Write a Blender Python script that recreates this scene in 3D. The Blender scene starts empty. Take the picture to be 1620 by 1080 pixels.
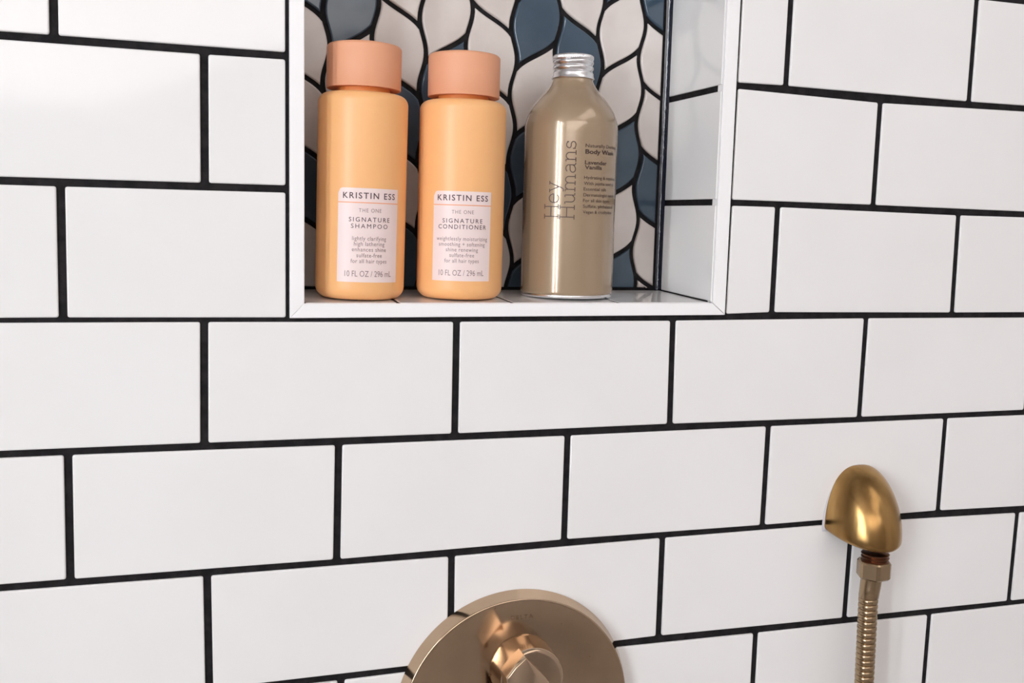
import bpy, bmesh, math, random
from mathutils import Matrix, Vector
random.seed(7)
S = bpy.context.scene
COL = S.collection
PI = math.pi

# ------------------------------------------------------------------ camera
F_PX = 1598.4414
CAM = Vector((-0.0076567, -0.6333629, 0.0643539))
RW = [Vector((0.95325444, -0.30113662, 0.02495403)),      # image right
      Vector((-0.01257166, -0.12203603, -0.99244605)),    # image down
      Vector((0.30190714, 0.94573989, -0.12011717))]      # view direction
cd = bpy.data.cameras.new('camera'); cam = bpy.data.objects.new('camera', cd); COL.objects.link(cam)
m = Matrix.Identity(4)
for r in range(3):
    m[r][0] = RW[0][r]; m[r][1] = -RW[1][r]; m[r][2] = -RW[2][r]; m[r][3] = CAM[r]
cam.matrix_world = m
cd.sensor_width = 36.0; cd.lens = 36.0 * F_PX / 1620.0; cd.clip_start = 0.02; cd.clip_end = 50
S.camera = cam

# ------------------------------------------------------------------ world, lights, exposure
w = bpy.data.worlds.new('world'); S.world = w; w.use_nodes = True
w.node_tree.nodes['Background'].inputs[0].default_value = (0.9, 0.93, 1.0, 1)
w.node_tree.nodes['Background'].inputs[1].default_value = 0.3
S.view_settings.view_transform = 'Standard'; S.view_settings.look = 'None'
S.view_settings.gamma = 1.0; S.view_settings.use_curve_mapping = False
S.view_settings.exposure = 0.26
try: S.cycles.max_bounces = 10; S.cycles.diffuse_bounces = 5; S.cycles.glossy_bounces = 5
except Exception: pass

def area(name, loc, target, sx, sy, power, color):
    ld = bpy.data.lights.new(name, 'AREA'); ld.shape = 'RECTANGLE'; ld.size = sx; ld.size_y = sy
    ld.energy = power; ld.color = color
    o = bpy.data.objects.new(name, ld); COL.objects.link(o); o.location = loc
    d = Vector(target) - Vector(loc)
    o.rotation_euler = d.to_track_quat('-Z', 'Y').to_euler()
    return o
area('ceiling_softbox', (0.55, -1.05, 1.19), (0.25, -0.85, 0.0), 1.4, 1.0, 6.0, (1.0, 0.955, 0.935))  # added softbox at ceiling level for overhead light, no fixture
area('front_fill_softbox', (-0.05, -2.2, 0.72), (0.25, 0.0, 0.0), 2.2, 0.8, 12.5, (1.0, 0.955, 0.94))  # added fill light by the front wall, widened for broad soft reflections
WINDOW_EMIT = 24.0

# ------------------------------------------------------------------ materials
def mat(name, color, rough=0.5, metal=0.0, coat=0.0, coat_rough=0.05, spec=0.5, sss=0.0):
    mt = bpy.data.materials.new(name); mt.use_nodes = True
    b = mt.node_tree.nodes['Principled BSDF']
    b.inputs['Base Color'].default_value = (*color, 1); b.inputs['Roughness'].default_value = rough
    b.inputs['Metallic'].default_value = metal; b.inputs['Coat Weight'].default_value = coat
    b.inputs['Coat Roughness'].default_value = coat_rough
    b.inputs['Specular IOR Level'].default_value = spec
    if sss:
        b.inputs['Subsurface Weight'].default_value = sss
        b.inputs['Subsurface Radius'].default_value = (0.006, 0.003, 0.0015); b.inputs['Subsurface Scale'].default_value = 1.0
    return mt
def noise(mt, scale, detail=3.0, vec='Object', stretch=None):
    nt = mt.node_tree; tc = nt.nodes.new('ShaderNodeTexCoord'); n = nt.nodes.new('ShaderNodeTexNoise')
    n.inputs['Scale'].default_value = scale; n.inputs['Detail'].default_value = detail
    if stretch:
        mp = nt.nodes.new('ShaderNodeMapping'); mp.inputs['Scale'].default_value = stretch
        nt.links.new(tc.outputs[vec], mp.inputs['Vector']); nt.links.new(mp.outputs[0], n.inputs['Vector'])
    else: nt.links.new(tc.outputs[vec], n.inputs['Vector'])
    return n
def bump(mt, scale, strength, dist=0.001, detail=3.0, stretch=None):
    nt = mt.node_tree; n = noise(mt, scale, detail, stretch=stretch); b = nt.nodes.new('ShaderNodeBump')
    b.inputs['Strength'].default_value = strength; b.inputs['Distance'].default_value = dist
    nt.links.new(n.outputs['Fac'], b.inputs['Height'])
    nt.links.new(b.outputs[0], nt.nodes['Principled BSDF'].inputs['Normal'])
def vary(mt, c1, c2, scale, lo=0.35, hi=0.65, detail=3.0, stretch=None, out='Base Color'):
    nt = mt.node_tree; n = noise(mt, scale, detail, stretch=stretch); r = nt.nodes.new('ShaderNodeValToRGB')
    r.color_ramp.elements[0].position = lo; r.color_ramp.elements[1].position = hi
    r.color_ramp.elements[0].color = (*c1, 1); r.color_ramp.elements[1].color = (*c2, 1)
    nt.links.new(n.outputs['Fac'], r.inputs['Fac'])
    nt.links.new(r.outputs['Color'], nt.nodes['Principled BSDF'].inputs[out])
    return r

M = {}
M['tile'] = mat('white_glazed_tile', (0.86, 0.855, 0.85), 0.07, spec=0.5)
vary(M['tile'], (0.85, 0.845, 0.84), (0.875, 0.87, 0.868), 9.0)
bump(M['tile'], 14.0, 0.05, 0.002, 1.0)
M['grout'] = mat('black_grout', (0.012, 0.010, 0.012), 0.75, spec=0.25)
vary(M['grout'], (0.004, 0.0035, 0.0045), (0.014, 0.012, 0.0135), 160.0)
bump(M['grout'], 900.0, 0.5, 0.0006)
M['cream'] = mat('cream_leaf_glaze', (0.60, 0.545, 0.51), 0.14, coat=0.3)
vary(M['cream'], (0.66, 0.60, 0.565), (0.74, 0.685, 0.65), 28.0)
bump(M['cream'], 45.0, 0.12, 0.002, 1.5)
M['blue'] = mat('slate_blue_leaf_glaze', (0.085, 0.135, 0.195), 0.14, coat=0.3)
vary(M['blue'], (0.045, 0.075, 0.11), (0.065, 0.10, 0.14), 24.0)
bump(M['blue'], 45.0, 0.12, 0.002, 1.5)
M['caulk'] = mat('dark_glossy_corner_caulk', (0.010, 0.014, 0.028), 0.12, coat=0.5)
bump(M['caulk'], 220.0, 0.4, 0.001)
M['trim'] = mat('white_profile_trim', (0.95, 0.945, 0.955), 0.35)
M['orange'] = mat('peach_orange_plastic', (0.94, 0.51, 0.22), 0.38, sss=0.2)
M['peach'] = mat('dusty_peach_cap_plastic', (0.80, 0.385, 0.225), 0.52, sss=0.05)
M['orange_in'] = mat('neck_orange_plastic', (0.90, 0.36, 0.10), 0.5)
M['label'] = mat('pale_pink_label', (0.87, 0.72, 0.70), 0.38)
M['stripe'] = mat('label_orange_line', (0.88, 0.42, 0.25), 0.5)
M['ink'] = mat('dark_plum_ink', (0.085, 0.05, 0.06), 0.6)
M['ink2'] = mat('soft_plum_ink', (0.25, 0.165, 0.17), 0.6)
M['tan'] = mat('tan_lacquered_aluminium', (0.37, 0.27, 0.175), 0.22, metal=0.25, coat=0.7, coat_rough=0.035)
M['brown_ink'] = mat('brown_ink', (0.055, 0.030, 0.022), 0.45)
M['alu'] = mat('bright_aluminium', (0.86, 0.86, 0.88), 0.26, metal=1.0)
M['plate'] = mat('champagne_bronze', (0.47, 0.335, 0.225), 0.13, metal=1.0)
vary(M['plate'], (0.51, 0.375, 0.26), (0.57, 0.425, 0.30), 30.0)
M['brass'] = mat('brushed_antique_brass', (0.42, 0.27, 0.12), 0.24, metal=1.0)
vary(M['brass'], (0.33, 0.19, 0.07), (0.50, 0.31, 0.12), 60.0, stretch=(1, 1, 0.18))
bump(M['brass'], 400.0, 0.10, 0.0005, 2.0, (1, 1, 0.05))
M['hose'] = mat('bronze_hose_metal', (0.40, 0.29, 0.18), 0.25, metal=1.0)
M['copper'] = mat('dark_copper_thread', (0.20, 0.10, 0.06), 0.32, metal=1.0)
M['silicone'] = mat('pale_grey_silicone', (0.62, 0.62, 0.66), 0.4)
M['room'] = mat('warm_white_paint', (0.50, 0.46, 0.44), 0.8)
M['roomfloor'] = mat('grey_bath_floor', (0.42, 0.38, 0.35), 0.6)
M['lens'] = mat('window_frame_paint', (0.8, 0.8, 0.8), 0.4)
gm = bpy.data.materials.new('daylit_frosted_pane'); gm.use_nodes = True
gb = gm.node_tree.nodes['Principled BSDF']; gb.inputs['Base Color'].default_value = (0.8, 0.85, 0.9, 1)
gb.inputs['Emission Color'].default_value = (0.90, 0.95, 1.0, 1); gb.inputs['Emission Strength'].default_value = WINDOW_EMIT
M['pane'] = gm

# ------------------------------------------------------------------ helpers
def mesh_obj(name, verts, faces, material, parent=None, smooth=False, label=None, kind=None, flat_last=False):
    me = bpy.data.meshes.new(name); me.from_pydata([tuple(v) for v in verts], [], faces); me.update()
    bm = bmesh.new(); bm.from_mesh(me); bmesh.ops.recalc_face_normals(bm, faces=bm.faces); bm.to_mesh(me); bm.free()
    if smooth:
        for p in me.polygons: p.use_smooth = True
        if smooth is not True: me.set_sharp_from_angle(angle=math.radians(smooth))
        if flat_last:
            big = max(me.polygons, key=lambda p: p.area); big.use_smooth = False
    me.materials.append(material)
    return link(name, me, parent, label, kind)
def link(name, me, parent=None, label=None, kind=None):
    o = bpy.data.objects.new(name, me); COL.objects.link(o)
    if parent: o.parent = parent
    if label: o['label'] = label
    if kind: o['kind'] = kind
    return o
def empty(name, loc, label, cat, rot=(0, 0, 0)):
    o = bpy.data.objects.new(name, None); COL.objects.link(o); o.location = loc; o.rotation_euler = rot
    o.empty_display_size = 0.02
    o['label'] = label; o['category'] = cat
    return o
def box_vf(x0, x1, y0, y1, z0, z1, base=0):
    v = [(x0, y0, z0), (x1, y0, z0), (x1, y1, z0), (x0, y1, z0), (x0, y0, z1), (x1, y0, z1), (x1, y1, z1), (x0, y1, z1)]
    f = [(0, 1, 2, 3), (4, 7, 6, 5), (0, 4, 5, 1), (1, 5, 6, 2), (2, 6, 7, 3), (3, 7, 4, 0)]
    return v, [tuple(i + base for i in q) for q in f]
def boxes(name, lst, material, parent=None, kind=None):
    V, F = [], []
    for b in lst:
        v, f = box_vf(*b, base=len(V)); V += v; F += f
    return mesh_obj(name, V, F, material, parent, kind=kind)
def lathe(profile, n=72, cap_bottom=True, cap_top=True, rfun=None):
    """profile: list of (r, z) bottom to top, around local Z"""
    V, F = [], []
    for k, (r, z) in enumerate(profile):
        for i in range(n):
            a = 2 * PI * i / n
            rr = rfun(k, i, r) if rfun else r
            V.append((rr * math.cos(a), rr * math.sin(a), z))
    for k in range(len(profile) - 1):
        for i in range(n):
            j = (i + 1) % n
            F.append((k * n + i, k * n + j, (k + 1) * n + j, (k + 1) * n + i))
    if cap_bottom: F.append(tuple(range(n - 1, -1, -1)))
    if cap_top: F.append(tuple((len(profile) - 1) * n + i for i in range(n)))
    return V, F
def arc(cx, cz, r, a0, a1, n):
    return [(cx + r * math.cos(math.radians(a0 + (a1 - a0) * i / n)), cz + r * math.sin(math.radians(a0 + (a1 - a0) * i / n))) for i in range(n + 1)]

# ------------------------------------------------------------------ tiled back wall
PX, PZ = 0.1568, 0.0789
NX0, NX1, NZ0, NZ1 = 0.0588, 0.3407, 0.0095, 0.3062     # niche opening
OX0, OX1, OZ0, OZ1 = 0.0500, 0.3512, 0.0006, 0.3150     # outer edge of the trim
ND = 0.083                                              # niche depth
def floor_z(y): return 0.0097 + 0.030 * y
# the hand-laid joints: where each vertical joint meets a bed joint
J = {(-0.5, 2): (-0.0793, 0.1582), (0.0, 2): (0.0012, 0.1577), (0.0, 1): (0.0008, 0.079), (-0.5, 1): (-0.0781, 0.0786),
     (-0.5, 0): (-0.0787, -0.0001), (0.0, 0): (-0.0005, -0.0005), (0.0, -1): (-0.0012, -0.0783), (-0.5, -1): (-0.0782, -0.0781),
     (-0.5, -2): (-0.0788, -0.158), (0.0, -2): (-0.0005, -0.1586), (0.5, -1): (0.0806, -0.0791), (0.5, -2): (0.0797, -0.1584),
     (1.0, -2): (0.1562, -0.1585), (1.0, 0): (0.1567, -0.0014), (1.0, -1): (0.1568, -0.0789), (1.5, -1): (0.2365, -0.0795),
     (2.0, 0): (0.3122, -0.0017), (2.0, -1): (0.3133, -0.0783), (1.5, -2): (0.2363, -0.1568), (2.0, -2): (0.3116, -0.1572),
     (2.0, -3): (0.3117, -0.2342), (2.5, -2): (0.3926, -0.1573), (3.0, -3): (0.4696, -0.2362), (2.5, -3): (0.3921, -0.2365),
     (3.5, -2): (0.5497, -0.1565), (4.0, -2): (0.6284, -0.1594), (4.0, -3): (0.6273, -0.2375), (3.5, -3): (0.5492, -0.2375),
     (2.5, 0): (0.3906, 0.0005), (3.0, 0): (0.4711, -0.0002), (3.0, -1): (0.4707, -0.079), (3.5, 0): (0.5485, -0.0004),
     (2.5, -1): (0.3931, -0.079), (3.5, -1): (0.5501, -0.0788), (3.0, 1): (0.4706, 0.0792), (3.0, 2): (0.4708, 0.1568),
     (2.5, 2): (0.3916, 0.1599), (3.5, 2): (0.5489, 0.1581), (2.5, 1): (0.3906, 0.0797), (3.5, 1): (0.5475, 0.0778),
     (0.5, -3): (0.0829, -0.2367), (3.5, 3): (0.5490, 0.2365)}
def hz(k, x):
    pts = sorted((p[0], p[1] - k * PZ) for (i, kk), p in J.items() if kk == k)
    if not pts: return k * PZ
    if x <= pts[0][0]: d = pts[0][1]
    elif x >= pts[-1][0]: d = pts[-1][1]
    else:
        for a, b in zip(pts, pts[1:]):
            if a[0] <= x <= b[0]: d = a[1] + (b[1] - a[1]) * (x - a[0]) / (b[0] - a[0] + 1e-9); break
    return k * PZ + d
def vx(i, k): return J[(i, k)][0] if (i, k) in J else i * PX
def gh(k, x):                                            # half width of a bed joint
    if k == 0: return 0.0014 if x < 0.34 else 0.0021
    return 0.00215
GV = 0.00235

def tile_mesh(q, y_front, depth=0.006, rad=0.0012, bev=0.0007, tilt=True):
    """q: four corners (x,z) ccw from lower left; outline with clipped round corners, pillowed edge"""
    out = []
    for k in range(4):
        p, a, b = Vector(q[k]), Vector(q[k - 1]), Vector(q[(k + 1) % 4])
        u, v = (a - p).normalized(), (b - p).normalized()
        out += [p + u * rad, p + (u + v) * rad * 0.28, p + v * rad]
    c = sum((Vector(t) for t in q), Vector((0, 0))) / 4
    tx = random.uniform(-1, 1) * 0.0016 if tilt else 0; tz = random.uniform(-1, 1) * 0.0016 if tilt else 0
    def ring(ins, y):
        r = []
        for p in out:
            d = p - c; s = Vector((d.x - math.copysign(min(ins, abs(d.x)), d.x), d.y - math.copysign(min(ins, abs(d.y)), d.y)))
            r.append((c.x + s.x, y + tx * s.x + tz * s.y, c.y + s.y))
        return r
    V = ring(0, y_front + depth) + ring(0, y_front + bev) + ring(bev * 0.35, y_front + bev * 0.3) + ring(bev * 1.3, y_front)
    n = len(out); F = []
    for r in range(3):
        for i in range(n):
            j = (i + 1) % n
            F.append((r * n + i, r * n + j, (r + 1) * n + j, (r + 1) * n + i))
    F.append(tuple(3 * n + i for i in range(n)))
    return V, F

GY = 0.0016                                             # grout face, a little behind the tile faces
wall = boxes('wall_back', [(-1.3, OX0 + 0.002, GY, 0.12, -1.2, 1.2), (OX1 - 0.002, 1.25, GY, 0.12, -1.2, 1.2),
                           (OX0 + 0.002, OX1 - 0.002, GY, 0.12, -1.2, OZ0 + 0.001), (OX0 + 0.002, OX1 - 0.002, GY, 0.12, OZ1 - 0.002, 1.2),
                           (OX0 + 0.002, OX1 - 0.002, ND + 0.0022, 0.12, OZ0 + 0.001, OZ1 - 0.002)], M['grout'], kind='structure')
for jrow in range(-9, 9):
    half = jrow % 2 == 0
    i = -7.5 if half else -7.0
    while i < 8:
        def quad(xa, xb, cut_l=False, cut_r=False):
            xl0 = xa[0] + (0 if cut_l else GV); xl1 = xa[1] + (0 if cut_l else GV)
            xr0 = xb[0] - (0 if cut_r else GV); xr1 = xb[1] - (0 if cut_r else GV)
            k0, k1 = jrow, jrow + 1
            return [(xl0, hz(k0, xl0) + gh(k0, xl0)), (xr0, hz(k0, xr0) + gh(k0, xr0)),
                    (xr1, hz(k1, xr1) - gh(k1, xr1)), (xl1, hz(k1, xl1) - gh(k1, xl1))]
        A = (vx(i, jrow), vx(i, jrow + 1)); B = (vx(i + 1, jrow), vx(i + 1, jrow + 1))
        quads = []
        if 0 <= jrow <= 3 and B[0] > 0.0477 and A[0] < 0.3537:
            if A[0] < 0.0400: quads.append(quad(A, (0.0477, 0.0477), cut_r=True))
            if B[0] > 0.3600: quads.append(quad((0.3537, 0.3541), B, cut_l=True))
        else: quads.append(quad(A, B))
        for q in quads:
            V, F = tile_mesh(q, 0.0 + random.uniform(-0.0001, 0.0001))
            mesh_obj('tile', V, F, M['tile'], wall, smooth=50, flat_last=True)
        i += 1

# side, top and shelf tiles of the niche (glazed white, black joints)
def slab(name, p, du, dv, nrm, lu, lv, thick=0.003, bev=0.0005, material=None):
    """a tile lying at p spanned by du*lu, dv*lv, face towards nrm"""
    p, du, dv, nrm = Vector(p), Vector(du).normalized(), Vector(dv).normalized(), Vector(nrm).normalized()
    def ring(ins, h): return [p + du * a + dv * b + nrm * h for a, b in ((ins, ins), (lu - ins, ins), (lu - ins, lv - ins), (ins, lv - ins))]
    V = ring(0, -thick) + ring(0, -bev) + ring(bev, 0)
    F = [(r * 4 + i, r * 4 + (i + 1) % 4, (r + 1) * 4 + (i + 1) % 4, (r + 1) * 4 + i) for r in range(2) for i in range(4)] + [(8, 9, 10, 11)]
    return mesh_obj(name, V, F, material or M['tile'], wall)
zs = [0.0100, 0.0796, 0.1575, 0.2360, NZ1]
for X, nx in ((NX1, -1), (NX0, 1)):
    for k in range(4):
        z0 = zs[k] + (0.0022 if k else 0.0003); z1 = zs[k + 1] - (0.0022 if k < 3 else 0.0)
        z0b = z0 + (0.0024 if k == 0 else 0)
        V = []
        for dx, ins in ((0.0030, 0), (0.0005, 0), (0, 0.0005)):
            V += [(X - nx * dx, 0.0004 + ins, z0 + ins), (X - nx * dx, ND - 0.0026 - ins, z0b + ins), (X - nx * dx, ND - 0.0026 - ins, z1 - ins), (X - nx * dx, 0.0004 + ins, z1 - ins)]
        F = [(r * 4 + i, r * 4 + (i + 1) % 4, (r + 1) * 4 + (i + 1) % 4, (r + 1) * 4 + i) for r in range(2) for i in range(4)] + [(8, 9, 10, 11)]
        mesh_obj('side_tile', V, F, M['tile'], wall)
xs = [NX0, 0.1180, 0.1942, 0.2702, NX1]
for k in range(4):
    x0 = xs[k] + (0.0010 if k else 0.0008); x1 = xs[k + 1] - (0.0010 if k < 3 else 0.0008)
    slab('shelf_tile', (x0, 0.0002, floor_z(0.0002)), (1, 0, 0), (0, 1, 0.030), (0, -0.030, 1), x1 - x0, ND - 0.0012)
    slab('ceiling_tile', (x0, 0.0002, NZ1), (1, 0, 0), (0, 1, 0), (0, 0, -1), x1 - x0, ND - 0.001)
# corner caulk of the niche
def bead(x, sgn):
    V, F = [], []; n = 6; r = 0.0038; zz = [0.0128] + [0.0128 + 0.02 * i for i in range(1, 15)] + [NZ1]
    for z in zz:
        rr = r * random.uniform(0.88, 1.1)
        for i in range(n + 1):
            a = PI / 2 * i / n
            V.append((x - sgn * rr * (1 - math.sin(a)) ** 0.8, ND + 0.001 - rr * (1 - math.cos(a)) ** 0.8, z))
        V.append((x + sgn * 0.001, ND + 0.002, z))
    m_ = n + 2
    for k in range(len(zz) - 1):
        for i in range(m_):
            F.append((k * m_ + i, k * m_ + (i + 1) % m_, (k + 1) * m_ + (i + 1) % m_, (k + 1) * m_ + i))
    mesh_obj('corner_bead', V, F, M['caulk'], wall, smooth=60)
bead(NX1 + 0.0003, 1); bead(NX0 - 0.0003, -1)
# dark side joints behind the side tiles
boxes('grout_bed', [(NX1 + 0.0012, OX1 - 0.0015, 0.002, ND + 0.003, OZ0 + 0.001, OZ1 - 0.002), (OX0 + 0.0015, NX0 - 0.0012, 0.002, ND + 0.003, OZ0 + 0.001, OZ1 - 0.002),
                    (OX0 + 0.002, OX1 - 0.002, 0.002, ND + 0.003, NZ1 + 0.001, OZ1 - 0.001)], M['grout'], wall)

V, F = box_vf(OX0 + 0.002, OX1 - 0.002, 0.001, ND + 0.003, OZ0 + 0.001, 0.0)
V = [(x, y, floor_z(y) - 0.0003 if z == 0.0 else z) for x, y, z in V]
mesh_obj('shelf_grout', V, F, M['grout'], wall)

# ------------------------------------------------------------------ leaf mosaic on the niche back
LW, LH, LA = 0.03365, 0.0483, 0.0024
EPS = 0.08 * LH
def Rl(y): return LW + LA * math.cos(2 * PI * (y + EPS) / LH)
def Ll(y): return -LA * math.cos(2 * PI * (y - EPS) / LH)
def bez(t, y0=0.0):                                     # lower S of a leaf, y downward, right side to left side
    ya, yb = 0.10 * LH, 0.90 * LH; k = 0.40 * LH
    p0 = (Rl(ya), ya); p3 = (Ll(yb), yb); p1 = (Rl(ya) - 0.0002, ya + k); p2 = (Ll(yb) + 0.0002, yb - k)
    u = 1 - t
    return tuple(u**3 * p0[c] + 3*u*u*t * p1[c] + 3*u*t*t * p2[c] + t**3 * p3[c] for c in (0, 1))
NS = 60
low = [bez(i / NS) for i in range(NS + 1)]
def offset(poly, g):
    out = []
    for i, p in enumerate(poly):
        a = poly[max(i - 1, 0)]; b = poly[min(i + 1, len(poly) - 1)]
        tx, ty = b[0] - a[0], b[1] - a[1]; l = math.hypot(tx, ty) or 1
        out.append((p[0] - ty / l * g, p[1] + tx / l * g))
    return out
def leaf_outline(g):
    """closed outline in (x right, y down) for a type A leaf, origin at left of its column, centre height"""
    low_in = offset(low, -g)                             # move up / into leaf
    if low_in[NS // 2][1] > low[NS // 2][1]: low_in = offset(low, g)
    up = [(x, y - LH) for x, y in low]
    up_in = offset(up, g)
    if up_in[NS // 2][1] < up[NS // 2][1]: up_in = offset(up, -g)
    # right edge runs down from the top tip: keep points of up_in left of R - g
    right = lambda y: Rl(y) - g
    left = lambda y: Ll(y) + g
    def mid_run(l):
        ok = lambda p: left(p[1]) < p[0] < right(p[1])
        a = b = NS // 2
        while a > 0 and ok(l[a - 1]): a -= 1
        while b < NS and ok(l[b + 1]): b += 1
        return l[a:b + 1]
    top = mid_run(up_in); bot = mid_run(low_in)
    # tips
    y_tip = top[0][1]; y_l0 = top[-1][1]; y_r1 = bot[0][1]; y_btip = bot[-1][1]
    n = 16
    redge = [(right(y_tip + (y_r1 - y_tip) * i / n), y_tip + (y_r1 - y_tip) * i / n) for i in range(n + 1)]
    ledge = [(left(y_btip + (y_l0 - y_btip) * i / n), y_btip + (y_l0 - y_btip) * i / n) for i in range(n + 1)]
    thin = lambda l: l[::3] + ([l[-1]] if (len(l) - 1) % 3 else [])
    pts = redge + thin(bot) + ledge + thin(top)[::-1]
    res = []
    for p in pts:
        if not res or math.hypot(p[0] - res[-1][0], p[1] - res[-1][1]) > 0.0006: res.append(p)
    return res
OUT = leaf_outline(0.00165)
def clip(poly, axis, lim, keep_less):
    out = []
    ins = lambda p: p[axis] <= lim if keep_less else p[axis] >= lim
    for i, p in enumerate(poly):
        q = poly[i - 1]
        if ins(p) != ins(q):
            t = (lim - q[axis]) / (p[axis] - q[axis]); out.append((q[0] + (p[0] - q[0]) * t, q[1] + (p[1] - q[1]) * t))
        if ins(p): out.append(p)
    return out
def leaf_tile(xc, zc, typ, material, hx):
    poly = []
    for x, y in OUT:
        lx = x - LW / 2
        if typ == 'B': lx = -lx
        poly.append((xc + lx, zc - y))
    poly = clip(poly, 0, 0.3352, True); poly = clip(poly, 0, NX0 + 0.003, False) if poly else poly
    poly = clip(poly, 1, 0.0141, False) if poly else poly; poly = clip(poly, 1, NZ1 - 0.002, True) if poly else poly
    if len(poly) < 3: return
    res = []
    for p in poly:
        if not res or math.hypot(p[0] - res[-1][0], p[1] - res[-1][1]) > 0.0004: res.append(p)
    if math.hypot(res[0][0] - res[-1][0], res[0][1] - res[-1][1]) < 0.0004: res.pop()
    poly = res; n = len(poly)
    if n < 4: return
    ar = sum(poly[i - 1][0] * poly[i][1] - poly[i][0] * poly[i - 1][1] for i in range(n)) / 2
    if abs(ar) < 6e-6: return
    if ar < 0: poly = poly[::-1]
    def inset(d):
        r = []
        for i in range(n):
            p, a, b = Vector(poly[i]), Vector(poly[i - 1]), Vector(poly[(i + 1) % n])
            u = (p - a).normalized(); v = (b - p).normalized()
            nn = Vector((-u.y - v.y, u.x + v.x))
            if nn.length < 1e-6: nn = Vector((-u.y, u.x))
            nn.normalize(); c = max(0.35, abs(nn.dot(Vector((-u.y, u.x)))))
            r.append(p + nn * d / c)
        return r
    tx, tz = random.uniform(-1, 1) * 0.007, random.uniform(-1, 1) * 0.007
    Y = ND + random.uniform(-0.0002, 0.0002); V = []
    for d, h in ((0, 0.0030), (0, 0.0009), (0.0004, 0.0003), (0.0011, 0.0)):
        for p in inset(d): V.append((p.x, Y + h + (p.x - xc) * tx + (p.y - zc) * tz, p.y))
    F = [(r * n + i, r * n + (i + 1) % n, (r + 1) * n + (i + 1) % n, (r + 1) * n + i) for r in range(3) for i in range(n)]
    F.append(tuple(3 * n + i for i in range(n)))
    mesh_obj('leaf_tile', V, F, material, wall, smooth=50, flat_last=True)
BLUE_A = {(0, 0), (2, 0), (1, 1), (2, 2), (3, 2), (3, -1), (0, 3), (3, 4), (1, 3), (2, 4)}
BLUE_B = {(0, 0), (1, 2), (0, 3), (3, 1), (2, 3), (4, 0), (4, 3), (1, 4)}
for c in range(-1, 6):
    for r in range(-3, 7):
        xa = 0.0994 + c * 0.06740; za = 0.2072 - r * LH
        leaf_tile(xa, za, 'A', M['blue'] if (c, r) in BLUE_A or (r < 0 and (c * 3 + r * 5) % 4 == 1) else M['cream'], 0)
        xb = 0.0657 + c * 0.06740; zb = 0.2310 - r * LH
        leaf_tile(xb, zb, 'B', M['blue'] if (c, r) in BLUE_B or (r < 0 and (c * 5 + r * 3) % 4 == 2) else M['cream'], 0)

# ------------------------------------------------------------------ niche trim frame
def trim(name, quad4):
    V = []
    for d, y in ((0, 0.006), (0, -0.0016), (0.0004, -0.0021)):
        cx = sum(p[0] for p in quad4) / 4; cz = sum(p[1] for p in quad4) / 4
        for p in quad4:
            V.append((p[0] - math.copysign(d, p[0] - cx), y, p[1] - math.copysign(d, p[1] - cz)))
    F = [(r * 4 + i, r * 4 + (i + 1) % 4, (r + 1) * 4 + (i + 1) % 4, (r + 1) * 4 + i) for r in range(2) for i in range(4)] + [(8, 9, 10, 11), (3, 2, 1, 0)]
    mesh_obj(name, V, F, M['trim'], kind='structure')
g = 0.00025
IX0, IX1, IZ0, IZ1 = 0.0588, 0.3413, 0.0094, NZ1
trim('trim_1', [(OX0, OZ0 - 0.0002), (OX1 - g, OZ0 + 0.0004), (IX1 - g, IZ0), (IX0, IZ0)])
trim('trim_2', [(OX1, OZ0 + 0.0004 + g), (OX1, OZ1), (IX1, IZ1), (IX1, IZ0 + g)])
trim('trim_3', [(OX0, OZ0), (IX0, IZ0), (IX0, IZ1), (OX0, OZ1)])
trim('trim_4', [(OX0, OZ1), (IX0, IZ1), (IX1, IZ1), (OX1, OZ1)])

# ------------------------------------------------------------------ lettering
def glyph_mesh(text, bold=0.0, spacing=1.0):
    cu = bpy.data.curves.new('t', 'FONT'); cu.body = text; cu.size = 1.0; cu.offset = bold; cu.space_character = spacing
    cu.resolution_u = 3
    o = bpy.data.objects.new('t', cu); COL.objects.link(o)
    me = bpy.data.meshes.new_from_object(o, depsgraph=bpy.context.evaluated_depsgraph_get())
    vs = [(v.co.x, v.co.y) for v in me.vertices]; fs = [tuple(p.vertices) for p in me.polygons]
    bpy.data.objects.remove(o); bpy.data.curves.remove(cu); bpy.data.meshes.remove(me)
    return vs, fs
CAPH = None
def wrap(u, z, R, th0=0.0):
    a = th0 + u / R
    return (R * math.sin(a), -R * math.cos(a), z)
def text_on(parent, text, z, caph, R, th0, width=None, u0=None, bold=0.0, spacing=1.0, material=None, name='lettering', max_w=None, thin=None):
    """text whose cap letters are centred on height z; centred at th0, or starting at u0"""
    global CAPH
    if CAPH is None:
        vs, _ = glyph_mesh('H'); CAPH = max(v[1] for v in vs)
    vs, fs = glyph_mesh(text, bold, spacing)
    if not vs: return
    x0, x1 = min(v[0] for v in vs), max(v[0] for v in vs)
    sy = caph / CAPH; sx = (width / (x1 - x0)) if width else sy
    V = []
    for x, y in vs:
        u = ((x - (x0 + x1) / 2) * sx) if u0 is None else (u0 + (x - x0) * sx)
        V.append(wrap(u, z - caph / 2 + y * sy, R, th0))
    mesh_obj(name, V, fs, material or M['ink'], parent)

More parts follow.
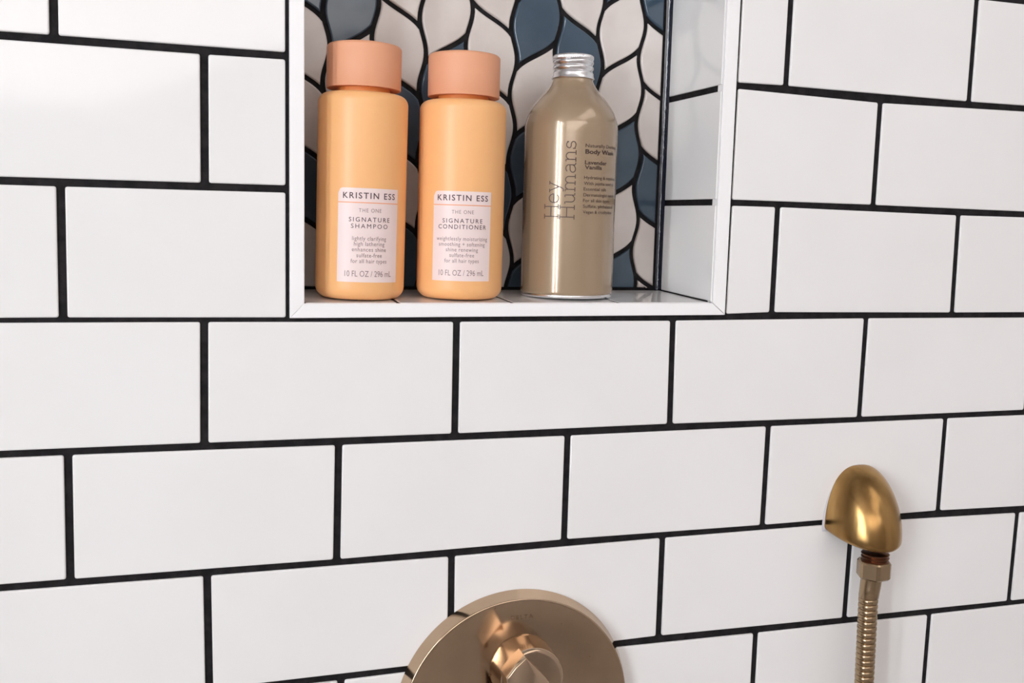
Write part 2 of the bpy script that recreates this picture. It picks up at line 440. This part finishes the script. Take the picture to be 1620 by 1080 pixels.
# ------------------------------------------------------------------ the two orange bottles
def orange_bottle(name, label, x, y, R, H, capz, captop, tilt, lab, lines, up_tilt=0.0):
    z0 = floor_z(y)
    t = empty(name, (x, y, z0), label, 'bottle', (0, tilt, 0))
    body = [(R - 0.0125, 0.0016), (R - 0.0105, 0.0003), (R - 0.0080, 0.0002)] + arc(R - 0.0078, 0.0080, 0.0078, -88, 0, 9)
    sh = 0.0062
    body += [(R, 0.03), (R, 0.06), (R, 0.09)] + arc(R - sh, H - sh, sh, 0, 78, 8) + [(R - sh - 0.002, H + 0.0002), (0.0178, H + 0.0004)]
    V, F = lathe(body, 96); mesh_obj('body', V, F, M['orange'], t, smooth=50)
    V, F = lathe([(0.0168, H - 0.001), (0.0168, capz + 0.004)], 64); mesh_obj('neck', V, F, M['orange_in'], t, smooth=50, label='glossy deeper orange neck')
    rc = 0.0238
    cap = [(rc - 0.0012, capz + 0.0003), (rc - 0.0003, capz), (rc, capz + 0.0004), (rc, capz + 0.012)] + arc(rc - 0.0024, captop - 0.0024, 0.0024, 0, 90, 6) + [(rc - 0.005, captop), (rc - 0.0052, captop + 0.0006), (rc - 0.0075, captop + 0.0008), (0.004, captop + 0.0008)]
    V, F = lathe(cap, 96); mesh_obj('cap', V, F, M['peach'], t, smooth=40, label='matte dusty peach screw cap')
    # label patch, clipped at its upper left corner
    th0, wid, zb, zt, zl = lab
    Rl_ = R + 0.00012; n = 28; V = []; cr = 0.0032
    for i in range(n + 1):
        u = -wid / 2 + wid * i / n; du = u + wid / 2
        top = zt - (cr - math.sqrt(max(0, cr * cr - (cr - du) ** 2))) if du < cr else zt
        V += [wrap(u, zb, Rl_, th0), wrap(u, top, Rl_, th0), wrap(u, zb, R - 0.0002, th0), wrap(u, top, R - 0.0002, th0)]
    F = []
    for i in range(n):
        a, b = 4 * i, 4 * i + 4
        F += [(a, b, b + 1, a + 1), (a + 1, b + 1, b + 3, a + 3), (a, a + 2, b + 2, b)]
    F += [(0, 1, 3, 2), (4 * n, 4 * n + 2, 4 * n + 3, 4 * n + 1)]
    lb = mesh_obj('paper_label', V, F, M['label'], t, smooth=50, label='pale pink label with an orange line under the top row of capitals')
    Rt = R + 0.00020
    V = []
    for i in range(n + 1):
        u = -wid / 2 + wid * i / n; V += [wrap(u, zl - 0.00035, Rt, th0), wrap(u, zl + 0.00035, Rt, th0)]
    mesh_obj('orange_line', V, [(2 * i, 2 * i + 2, 2 * i + 3, 2 * i + 1) for i in range(n)], M['stripe'], lb)
    for txt, z, ch, wd, bold, sp, mt in lines:
        text_on(lb, txt, z, ch, R + 0.00022, th0 + 0.006, width=wd, bold=bold, spacing=sp, material=M[mt])
    return t
Z1 = lambda v: 0.0812 - (v - 83) * 6.28e-5 - floor_z(0.0298)
Z2 = lambda v: 0.0813 - (v - 115) * 6.46e-5 - floor_z(0.0307)
w1 = 0.0412
lines1 = [('KRISTIN ESS', Z1(157), 0.0036, 0.0350, 0.012, 1.25, 'ink'), ('THE ONE', Z1(302), 0.0023, 0.0145, -0.005, 1.2, 'ink2'),
          ('SIGNATURE', Z1(393), 0.0027, 0.0268, 0.005, 1.35, 'ink'), ('SHAMPOO', Z1(458), 0.0027, 0.0239, 0.0, 1.35, 'ink'),
          ('lightly clarifying', Z1(580), 0.0025, 0.0222, 0, 1.1, 'ink2'), ('high lathering', Z1(634), 0.0025, 0.0198, 0, 1.1, 'ink2'),
          ('enhances shine', Z1(690), 0.0025, 0.0222, 0, 1.1, 'ink2'), ('sulfate-free', Z1(748), 0.0025, 0.0163, 0, 1.1, 'ink2'),
          ('for all hair types', Z1(806), 0.0025, 0.0235, 0, 1.1, 'ink2'), ('10 FL OZ / 296 mL', Z1(933), 0.0036, 0.0310, -0.004, 1.0, 'ink2')]
orange_bottle('shampoo_bottle', 'orange plastic shampoo bottle with a peach cap, left of the two in the wall niche', 0.0979, 0.0302, 0.0288,
              0.1308, 0.1338, 0.1614, math.radians(0.8), (math.radians(1.9), w1, Z1(1018), Z1(83), Z1(226)), lines1)
lines2 = [('KRISTIN ESS', Z2(180), 0.0036, 0.0346, 0.012, 1.25, 'ink'), ('THE ONE', Z2(320), 0.0023, 0.0144, -0.005, 1.2, 'ink2'),
          ('SIGNATURE', Z2(408), 0.0027, 0.0268, 0.005, 1.35, 'ink'), ('CONDITIONER', Z2(468), 0.0027, 0.0325, 0.005, 1.3, 'ink'),
          ('weightlessly moisturizing', Z2(586), 0.0025, 0.0348, 0, 1.1, 'ink2'), ('smoothing + softening', Z2(641), 0.0025, 0.0312, 0, 1.1, 'ink2'),
          ('shine renewing', Z2(695), 0.0025, 0.0213, 0, 1.1, 'ink2'), ('sulfate-free', Z2(750), 0.0025, 0.0162, 0, 1.1, 'ink2'),
          ('for all hair types', Z2(806), 0.0025, 0.0229, 0, 1.1, 'ink2'), ('10 FL OZ / 296 mL', Z2(928), 0.0036, 0.0307, -0.004, 1.0, 'ink2')]
orange_bottle('conditioner_bottle', 'orange plastic conditioner bottle with a peach cap, standing between the shampoo and tan bottles', 0.1656, 0.0309, 0.0288,
              0.1300, 0.1327, 0.1602, math.radians(0.35), (math.radians(-12.3), 0.0403, Z2(1010), Z2(115), Z2(252)), lines2)

# ------------------------------------------------------------------ tan aluminium body wash bottle
B3 = (0.2475, 0.0418); ZB3 = floor_z(B3[1])
bw = empty('body_wash_bottle', (B3[0], B3[1], ZB3), 'tan aluminium body wash bottle with a silver screw cap, rightmost in the niche', 'bottle')
R3 = 0.0327
prof = [(0.0290, 0.0012), (0.0300, 0.0002), (0.0312, 0.0002), (0.0320, 0.0009), (0.0322, 0.0020), (0.0318, 0.0026)]
V, F = lathe(prof, 96); mesh_obj('base_rim', V, F, M['alu'], bw, smooth=50, label='bare silver rim at the foot')
zz = lambda z: z - ZB3
pts3 = [(0.0316, 0.0024), (0.0325, 0.0029), (R3, 0.0045), (R3, 0.03), (R3, 0.06), (R3, 0.09), (R3, zz(0.1240)), (0.0326, zz(0.1285)), (0.03215, zz(0.1318)), (0.0311, zz(0.1355)), (0.0296, zz(0.1390)),
        (0.0278, zz(0.1422)), (0.0254, zz(0.1456)), (0.0229, zz(0.1486)), (0.0203, zz(0.1514)), (0.0182, zz(0.1538)), (0.0165, zz(0.1560)), (0.0152, zz(0.1582)), (0.0142, zz(0.1604)), (0.0137, zz(0.1625))]
V, F = lathe(pts3, 128); mesh_obj('body', V, F, M['tan'], bw, smooth=60)
zc0 = zz(0.1618)
cp = [(0.0135, zc0 + 0.0003), (0.0148, zc0), (0.0150, zc0 + 0.0004), (0.0147, zc0 + 0.0012), (0.0143, zc0 + 0.0022), (0.0143, zc0 + 0.0036), (0.0139, zc0 + 0.0046), (0.0134, zc0 + 0.0051), (0.0133, zc0 + 0.0055),
      (0.0140, zc0 + 0.0064), (0.0143, zc0 + 0.0073), (0.0141, zc0 + 0.0082), (0.0135, zc0 + 0.0088), (0.0133, zc0 + 0.0092), (0.0139, zc0 + 0.0100), (0.0143, zc0 + 0.0110), (0.0142, zc0 + 0.0118), (0.0138, zc0 + 0.0124),
      (0.0139, zc0 + 0.0129), (0.01425, zc0 + 0.0133), (0.01425, zc0 + 0.0140), (0.01425, zc0 + 0.0148), (0.0141, zc0 + 0.0155), (0.0136, zc0 + 0.0160), (0.0126, zc0 + 0.0163), (0.003, zc0 + 0.0163)]
def knurl(k, i, r): return r - (0.00022 if (19 <= k <= 22 and i % 4 < 2) else 0)
V, F = lathe(cp, 288, rfun=knurl); mesh_obj('cap', V, F, M['alu'], bw, smooth=35, label='silver ridged cap with a knurled top edge')
# slab serif letters drawn as strokes, cap height 1, stroke list of polylines
def arcp(cx, cy, rx, ry, a0, a1, n=12): return [(cx + rx * math.cos(math.radians(a0 + (a1 - a0) * i / n)), cy + ry * math.sin(math.radians(a0 + (a1 - a0) * i / n))) for i in range(n + 1)]
GL = {
 'H': (0.98, [[(0.18, 0.02), (0.18, 0.98)], [(0.80, 0.02), (0.80, 0.98)], [(0.18, 0.52), (0.80, 0.52)], [(0.03, 0.02), (0.33, 0.02)], [(0.65, 0.02), (0.95, 0.02)], [(0.03, 0.98), (0.33, 0.98)], [(0.65, 0.98), (0.95, 0.98)]]),
 'e': (0.70, [[(0.09, 0.36), (0.62, 0.36)] + arcp(0.345, 0.34, 0.275, 0.33, 4, 320, 18)]),
 'y': (0.74, [[(0.12, 0.66), (0.37, 0.03)], [(0.62, 0.66), (0.32, -0.13), (0.25, -0.25), (0.15, -0.27), (0.08, -0.24)], [(0.01, 0.66), (0.24, 0.66)], [(0.50, 0.66), (0.73, 0.66)]]),
 'u': (0.80, [[(0.04, 0.66), (0.17, 0.66), (0.17, 0.25)] + arcp(0.37, 0.24, 0.20, 0.22, 180, 300, 8) + [(0.60, 0.17)], [(0.48, 0.66), (0.61, 0.66), (0.61, 0.02), (0.75, 0.02)]]),
 'm': (1.18, [[(0.04, 0.66), (0.17, 0.66), (0.17, 0.02)], [(0.03, 0.02), (0.31, 0.02)], [(0.17, 0.48)] + arcp(0.38, 0.44, 0.20, 0.22, 130, 0, 8) + [(0.58, 0.02)], [(0.45, 0.02), (0.71, 0.02)],
              [(0.58, 0.48)] + arcp(0.79, 0.44, 0.20, 0.22, 130, 0, 8) + [(0.99, 0.02)], [(0.86, 0.02), (1.13, 0.02)]]),
 'a': (0.72, [arcp(0.33, 0.47, 0.22, 0.19, 150, 0, 8) + [(0.55, 0.08), (0.60, 0.02), (0.69, 0.02)], [(0.55, 0.40), (0.34, 0.38)] + arcp(0.28, 0.20, 0.20, 0.18, 100, 300, 10) + [(0.48, 0.10), (0.55, 0.20)]]),
 'n': (0.80, [[(0.04, 0.66), (0.17, 0.66), (0.17, 0.02)], [(0.03, 0.02), (0.31, 0.02)], [(0.17, 0.46)] + arcp(0.40, 0.44, 0.21, 0.22, 135, 0, 8) + [(0.61, 0.02)], [(0.47, 0.02), (0.76, 0.02)]]),
 's': (0.58, [[(0.50, 0.62), (0.49, 0.50)], [(0.49, 0.53)] + arcp(0.30, 0.50, 0.19, 0.16, 30, 180, 8) + arcp(0.29, 0.46, 0.19, 0.11, 185, 268, 4) + arcp(0.30, 0.20, 0.21, 0.16, 88, -150, 12), [(0.07, 0.24), (0.08, 0.04)]]),
}
def serif_word(parent, word, base_u, z_start, z_end, caph):
    """reads upward: text x -> +z, text y -> -u"""
    total = sum(GL[c][0] for c in word); s = (z_end - z_start) / total; x = 0.0
    V, F = [], []
    wd = 0.00062 / 2
    for c in word:
        adv, strokes = GL[c]
        for st in strokes:
            P = [(z_start + (x + px) * s, base_u - py * caph) for px, py in st]   # (z,u)
            D = [P[0]]
            for a, b in zip(P, P[1:]):
                m_ = max(1, int(math.hypot(b[0] - a[0], b[1] - a[1]) / 0.0008))
                D += [(a[0] + (b[0] - a[0]) * i / m_, a[1] + (b[1] - a[1]) * i / m_) for i in range(1, m_ + 1)]
            n0 = len(V)
            for i, p in enumerate(D):
                a = D[max(0, i - 1)]; b = D[min(len(D) - 1, i + 1)]
                tz, tu = b[0] - a[0], b[1] - a[1]; l = math.hypot(tz, tu) or 1
                nz, nu = -tu / l * wd, tz / l * wd
                V.append(wrap(p[1] + nu, p[0] + nz, R3 + 0.00010)); V.append(wrap(p[1] - nu, p[0] - nz, R3 + 0.00010))
            F += [(n0 + 2 * i, n0 + 2 * i + 1, n0 + 2 * i + 3, n0 + 2 * i + 2) for i in range(len(D) - 1)]
        x += adv
    mesh_obj('lettering', V, F, M['brown_ink'], parent, label='large slab serif word reading upward')
serif_word(bw, 'Hey', -0.0187, zz(0.0650), zz(0.0908), 0.0104)
serif_word(bw, 'Humans', -0.0079, zz(0.0648), zz(0.1178), 0.0102)
RT = R3 + 0.00012
for txt, z, ch, u0, wd, bd in [('Naturally Derived', 0.1147, 0.0023, -0.0017, 0.0305, 0.006), ('Body Wash', 0.1107, 0.0027, -0.0017, 0.0262, 0.03),
                               ('Lavender', 0.1035, 0.0025, -0.0018, 0.0181, 0.025), ('Vanilla', 0.1003, 0.0025, -0.0018, 0.0135, 0.025),
                               ('Hydrating & repairing', 0.0935, 0.0021, -0.0020, 0.0310, 0.004), ('With jojoba seed oil', 0.0896, 0.0021, -0.0020, 0.0285, 0.004),
                               ('Essential oils', 0.0858, 0.0021, -0.0021, 0.0187, 0.004), ('Dermatologist tested', 0.0819, 0.0021, -0.0021, 0.0295, 0.004),
                               ('For all skin types', 0.0781, 0.0021, -0.0022, 0.0230, 0.004), ('Sulfate, phthalate &', 0.0743, 0.0021, -0.0022, 0.0285, 0.004),
                               ('Vegan & cruelty-free', 0.0704, 0.0021, -0.0021, 0.0270, 0.004)]:
    text_on(bw, txt, zz(z), ch, RT, 0.0, u0=u0, width=wd, bold=bd, material=M['brown_ink'])

# ------------------------------------------------------------------ shower valve (round plate, hub, lever)
sv = empty('shower_valve', (0.202, 0.0, -0.2708), 'round champagne bronze shower valve plate with a stubby knob, at the bottom of the wall', 'shower valve')
def lathe_y(profile, n, cx=0, cz=0, **kw):
    V, F = lathe(profile, n, **kw)                       # z of the profile runs out from the wall (towards -Y)
    return [(cx + x, -z, cz + y) for x, y, z in V], F
V, F = lathe_y([(0.0830, 0.0), (0.0837, 0.0006), (0.0805, 0.0098)] + [(0.0804, 0.0101), (0.0801, 0.0104), (0.0795, 0.0106), (0.0789, 0.0105)] + [(0.06, 0.0105), (0.03, 0.0105), (0.005, 0.0105)], 160)
mesh_obj('plate', V, F, M['plate'], sv, smooth=30)
hx, hz_ = 0.0020, 0.0328
hub_prof = [(0.0230, 0.0100), (0.0226, 0.0112), (0.0222, 0.0125), (0.0222, 0.0315)] + [(0.0222 - 0.003 * (1 - math.cos(math.radians(t))), 0.0315 + 0.003 * math.sin(math.radians(t))) for t in (15, 30, 45, 60, 75, 90)] + [(0.004, 0.0347)]
V, F = lathe_y(hub_prof, 96, hx, hz_)
mesh_obj('knob', V, F, M['plate'], sv, smooth=50)
# lever: a flat fronted bar with a pointed top, hanging from the knob (its lower half is below the frame)
OL = [(-0.0070, 0.0548), (0.0068, 0.0401), (0.0105, 0.0352), (0.0105, 0.0100), (0.0065, -0.0600), (0.0050, -0.0640), (-0.0110, -0.0640), (-0.0125, -0.0600), (-0.0170, 0.0100), (-0.0195, 0.0420), (-0.0129, 0.0497)]
cx_, cz_ = -0.005, 0.0
V = []
for ins, y_ in ((0.0, -0.0300), (0.0, -0.0437), (0.0003, -0.0445), (0.0009, -0.0449)):
    for x_, z_ in OL:
        dx, dz = x_ - cx_, z_ - cz_ - 0.02; l = math.hypot(dx, dz)
        V.append((x_ - dx / l * ins, y_, z_ - dz / l * ins))
n_ = len(OL)
F = [(k * n_ + i, k * n_ + (i + 1) % n_, (k + 1) * n_ + (i + 1) % n_, (k + 1) * n_ + i) for k in range(3) for i in range(n_)] + [tuple(range(n_)), tuple(3 * n_ + i for i in range(n_))]
mesh_obj('lever', V, F, M['plate'], sv, smooth=40)
# faint engraved word above the knob
vs_, fs_ = glyph_mesh('DELTA', 0.0, 1.2)
M['engrave'] = mat('engraved_bronze', (0.26, 0.17, 0.10), 0.35, metal=1.0)
s_ = 0.0030 / 0.73
wx = max(v[0] for v in vs_)
mesh_obj('engraving', [(0.001 + (v[0] - wx / 2) * s_ * 1.15, -0.01053, 0.0665 + v[1] * s_) for v in vs_], fs_, M['engrave'], sv)
for px_, pz_, rr in ((-0.021, 0.029, 0.0007), (0.030, 0.060, 0.0004), (-0.018, 0.0758, 0.0004), (-0.032, 0.010, 0.0004), (0.052, 0.034, 0.0005)):
    V = [(px_ + rr * math.cos(2 * PI * i / 8), -0.01056, pz_ + rr * math.sin(2 * PI * i / 8)) for i in range(8)]
    mesh_obj('water_spot', V, [tuple(range(8))], M['engrave'], sv)

# ------------------------------------------------------------------ wall outlet elbow (egg shaped dome)
ex, eyw = 0.4735, 0.0
wo = empty('wall_outlet', (ex, 0.0, -0.1592), 'egg-shaped antique brass hose outlet on the white tiles, right side', 'shower outlet')
def dome(Rx, D, zt, zb_side, drop, nose, fil=0.0040):
    V, F = [], []; NU, NP = 22, 40
    rows = []
    for k in range(NU + 1):
        u = k / NU
        # crown
        th = u * PI / 2
        wv = math.sin(th) ** 0.86; hz2 = math.cos(th)
        rows.append((wv, hz2))
    idx = []
    for k, (wv, h) in enumerate(rows):
        r = []; wx = math.sin(k / NU * PI / 2) ** 0.8; wd_ = math.sin(k / NU * PI / 2) ** 1.4
        for i in range(NP + 1):
            ph = PI * i / NP
            x = -Rx * wx * math.cos(ph); d = D * wd_ * math.sin(ph)
            zb = zb_side - drop * math.sin(ph) * wv
            z = zb + fil + (zt - zb - fil) * h
            V.append((x, -d, z)); r.append(len(V) - 1)
        idx.append(r)
    for a in range(1, 6):                                 # fillet into the flat underside
        t_ = a / 5 * PI / 2; r = []
        for i in range(NP + 1):
            ph = PI * i / NP; ins = fil * (1 - math.cos(t_)); 
            x = -(Rx - ins) * math.cos(ph); d = (D - ins) * math.sin(ph)
            z = zb_side - drop * math.sin(ph) + fil * (1 - math.sin(t_))
            V.append((x, -d, z)); r.append(len(V) - 1)
        idx.append(r)
    r = []
    for i in range(NP + 1):
        ph = PI * i / NP; V.append((-(0.011) * math.cos(ph), -(0.0245 + 0.0095 * math.sin(ph)) if 0 < i < NP else -0.0245, zb_side - drop * 0.6)); r.append(len(V) - 1)
    idx.append(r)
    for k in range(len(idx) - 1):
        for i in range(NP):
            F.append((idx[k][i], idx[k][i + 1], idx[k + 1][i + 1], idx[k + 1][i]))
    return V, F
V, F = dome(0.0285, 0.0400, 0.0457, -0.0035, 0.0080, 0)
mesh_obj('elbow_body', V, F, M['brass'], wo, smooth=60)
V = []; NP = 40                                            # pale silicone seal around the back
for rr, yy in ((0.0300, 0.0), (0.0300, -0.0003), (0.0280, -0.0012)):
    for i in range(NP + 1):
        ph = PI * i / NP; s2 = rr / 0.031
        V.append((-rr * math.cos(ph), yy, -0.002 + (0.0457 + (rr - 0.0285) + 0.002 - 0.0012) * math.sin(ph) ** 0.9))
    V += [(rr * 0.985, yy, -0.003 - (rr - 0.0285)), (-rr * 0.985, yy, -0.003 - (rr - 0.0285))]
m_ = NP + 3
mesh_obj('silicone_seal', V, [(k * m_ + i, k * m_ + (i + 1) % m_, (k + 1) * m_ + (i + 1) % m_, (k + 1) * m_ + i) for k in range(2) for i in range(m_)], M['silicone'], wo, smooth=60, label='pale grey sealant line behind the brass')
# threaded stub
th = [(0.0088, -0.0285), (0.0088, -0.0270)]
zt = -0.0270
for k in range(5): th += [(0.0100, zt + 0.0007), (0.0101, zt + 0.0012), (0.0089, zt + 0.0021)]; zt += 0.0026
V, F = lathe(th, 48); V = [(x, y - 0.0250, z) for x, y, z in V]
mesh_obj('threaded_stub', V, F, M['copper'], wo, smooth=40, label='dark copper screw thread')

# ------------------------------------------------------------------ shower hose
ZN = -0.1805
hs = empty('shower_hose', (0.4730, -0.0250, ZN), 'bronze ribbed shower hose hanging from the egg-shaped brass outlet', 'shower hose')
R6 = 0.0122
V = []; 
for z, s2 in ((-0.0125, 0.90), (-0.0113, 1.0), (-0.0008, 1.0), (0.0004, 0.93)):
    for i in range(6):
        a = 2 * PI * i / 6 + math.radians(8); 
        for da in (-0.12, 0.12): V.append((R6 * s2 * math.cos(a + da), R6 * s2 * math.sin(a + da), z))
F = [(k * 12 + i, k * 12 + (i + 1) % 12, (k + 1) * 12 + (i + 1) % 12, (k + 1) * 12 + i) for k in range(3) for i in range(12)] + [tuple(range(12)), tuple(36 + i for i in range(12))]
mesh_obj('hex_nut', V, F, M['hose'], hs, smooth=25)
def hose_x(z): return -0.0030 * min(1.0, max(0.0, -z / 0.028)) + 0.0016 * max(0.0, (-z - 0.028) / 0.07)
V, F = lathe([(0.0068, -0.0278), (0.0072, -0.0272), (0.0074, -0.020), (0.0076, -0.0135), (0.0078, -0.0120)], 48)
V = [(x + hose_x(z) * 0.95, y, z) for x, y, z in V]
mesh_obj('ferrule', V, F, M['hose'], hs, smooth=40)
rp = [(0.0060, -0.0001), (0.0066, 0.0003), (0.0070, 0.0010), (0.0071, 0.0022), (0.0070, 0.0034), (0.0066, 0.0041), (0.0060, 0.0043)]
V, F = lathe(rp, 36, cap_bottom=False, cap_top=False)
ring0 = mesh_obj('hose_ring', V, F, M['hose'], hs, smooth=50)
z = -0.0321; first = True
while z > -0.42:
    o = ring0 if first else ring0.copy()
    if not first: COL.objects.link(o)
    o.parent = hs; o.location = (hose_x(z), 0, z); first = False
    z -= 0.0043
V, F = lathe([(0.0061, -0.42), (0.0061, -0.026)], 24)
V = [(x + (hose_x(-0.2) if z < -0.1 else hose_x(z)), y, z) for x, y, z in V]
nz = 20; V, F = lathe([(0.0060, -0.42 + (0.394) * i / nz) for i in range(nz + 1)], 24)
V = [(x + hose_x(z), y, z) for x, y, z in V]
mesh_obj('hose_core', V, F, M['copper'], hs, smooth=60)

# ------------------------------------------------------------------ the rest of the bathroom (behind the camera)
boxes('floor', [(-1.32, 1.27, -2.32, 0.12, -1.24, -1.2)], M['roomfloor'], kind='structure')
boxes('ceiling', [(-1.32, 1.27, -2.32, 0.12, 1.2, 1.24)], M['room'], kind='structure')
boxes('wall_right', [(1.25, 1.29, -2.32, 0.0, -1.2, 1.2)], M['room'], kind='structure')
boxes('wall_front', [(-1.32, 1.27, -2.34, -2.30, -1.2, 1.2)], M['room'], kind='structure')
WY0, WY1, WZ0, WZ1 = -1.62, -1.02, -0.45, 0.95
boxes('wall_left', [(-1.34, -1.30, -2.32, WY0, -1.2, 1.2), (-1.34, -1.30, WY1, 0.0, -1.2, 1.2), (-1.34, -1.30, WY0, WY1, -1.2, WZ0), (-1.34, -1.30, WY0, WY1, WZ1, 1.2)], M['room'], kind='structure')
wf = boxes('window_1', [(-1.335, -1.295, WY0, WY0 + 0.04, WZ0, WZ1), (-1.335, -1.295, WY1 - 0.04, WY1, WZ0, WZ1), (-1.335, -1.295, WY0, WY1, WZ0, WZ0 + 0.04), (-1.335, -1.295, WY0, WY1, WZ1 - 0.04, WZ1),
                       (-1.335, -1.295, -1.42, -1.17, WZ0, WZ1)], M['lens'], kind='structure')
boxes('pane', [(-1.322, -1.315, WY0 + 0.04, -1.42, WZ0 + 0.04, WZ1 - 0.04)], M['pane'], wf)
boxes('pane', [(-1.322, -1.315, -1.17, WY1 - 0.04, WZ0 + 0.04, WZ1 - 0.04)], M['pane'], wf)
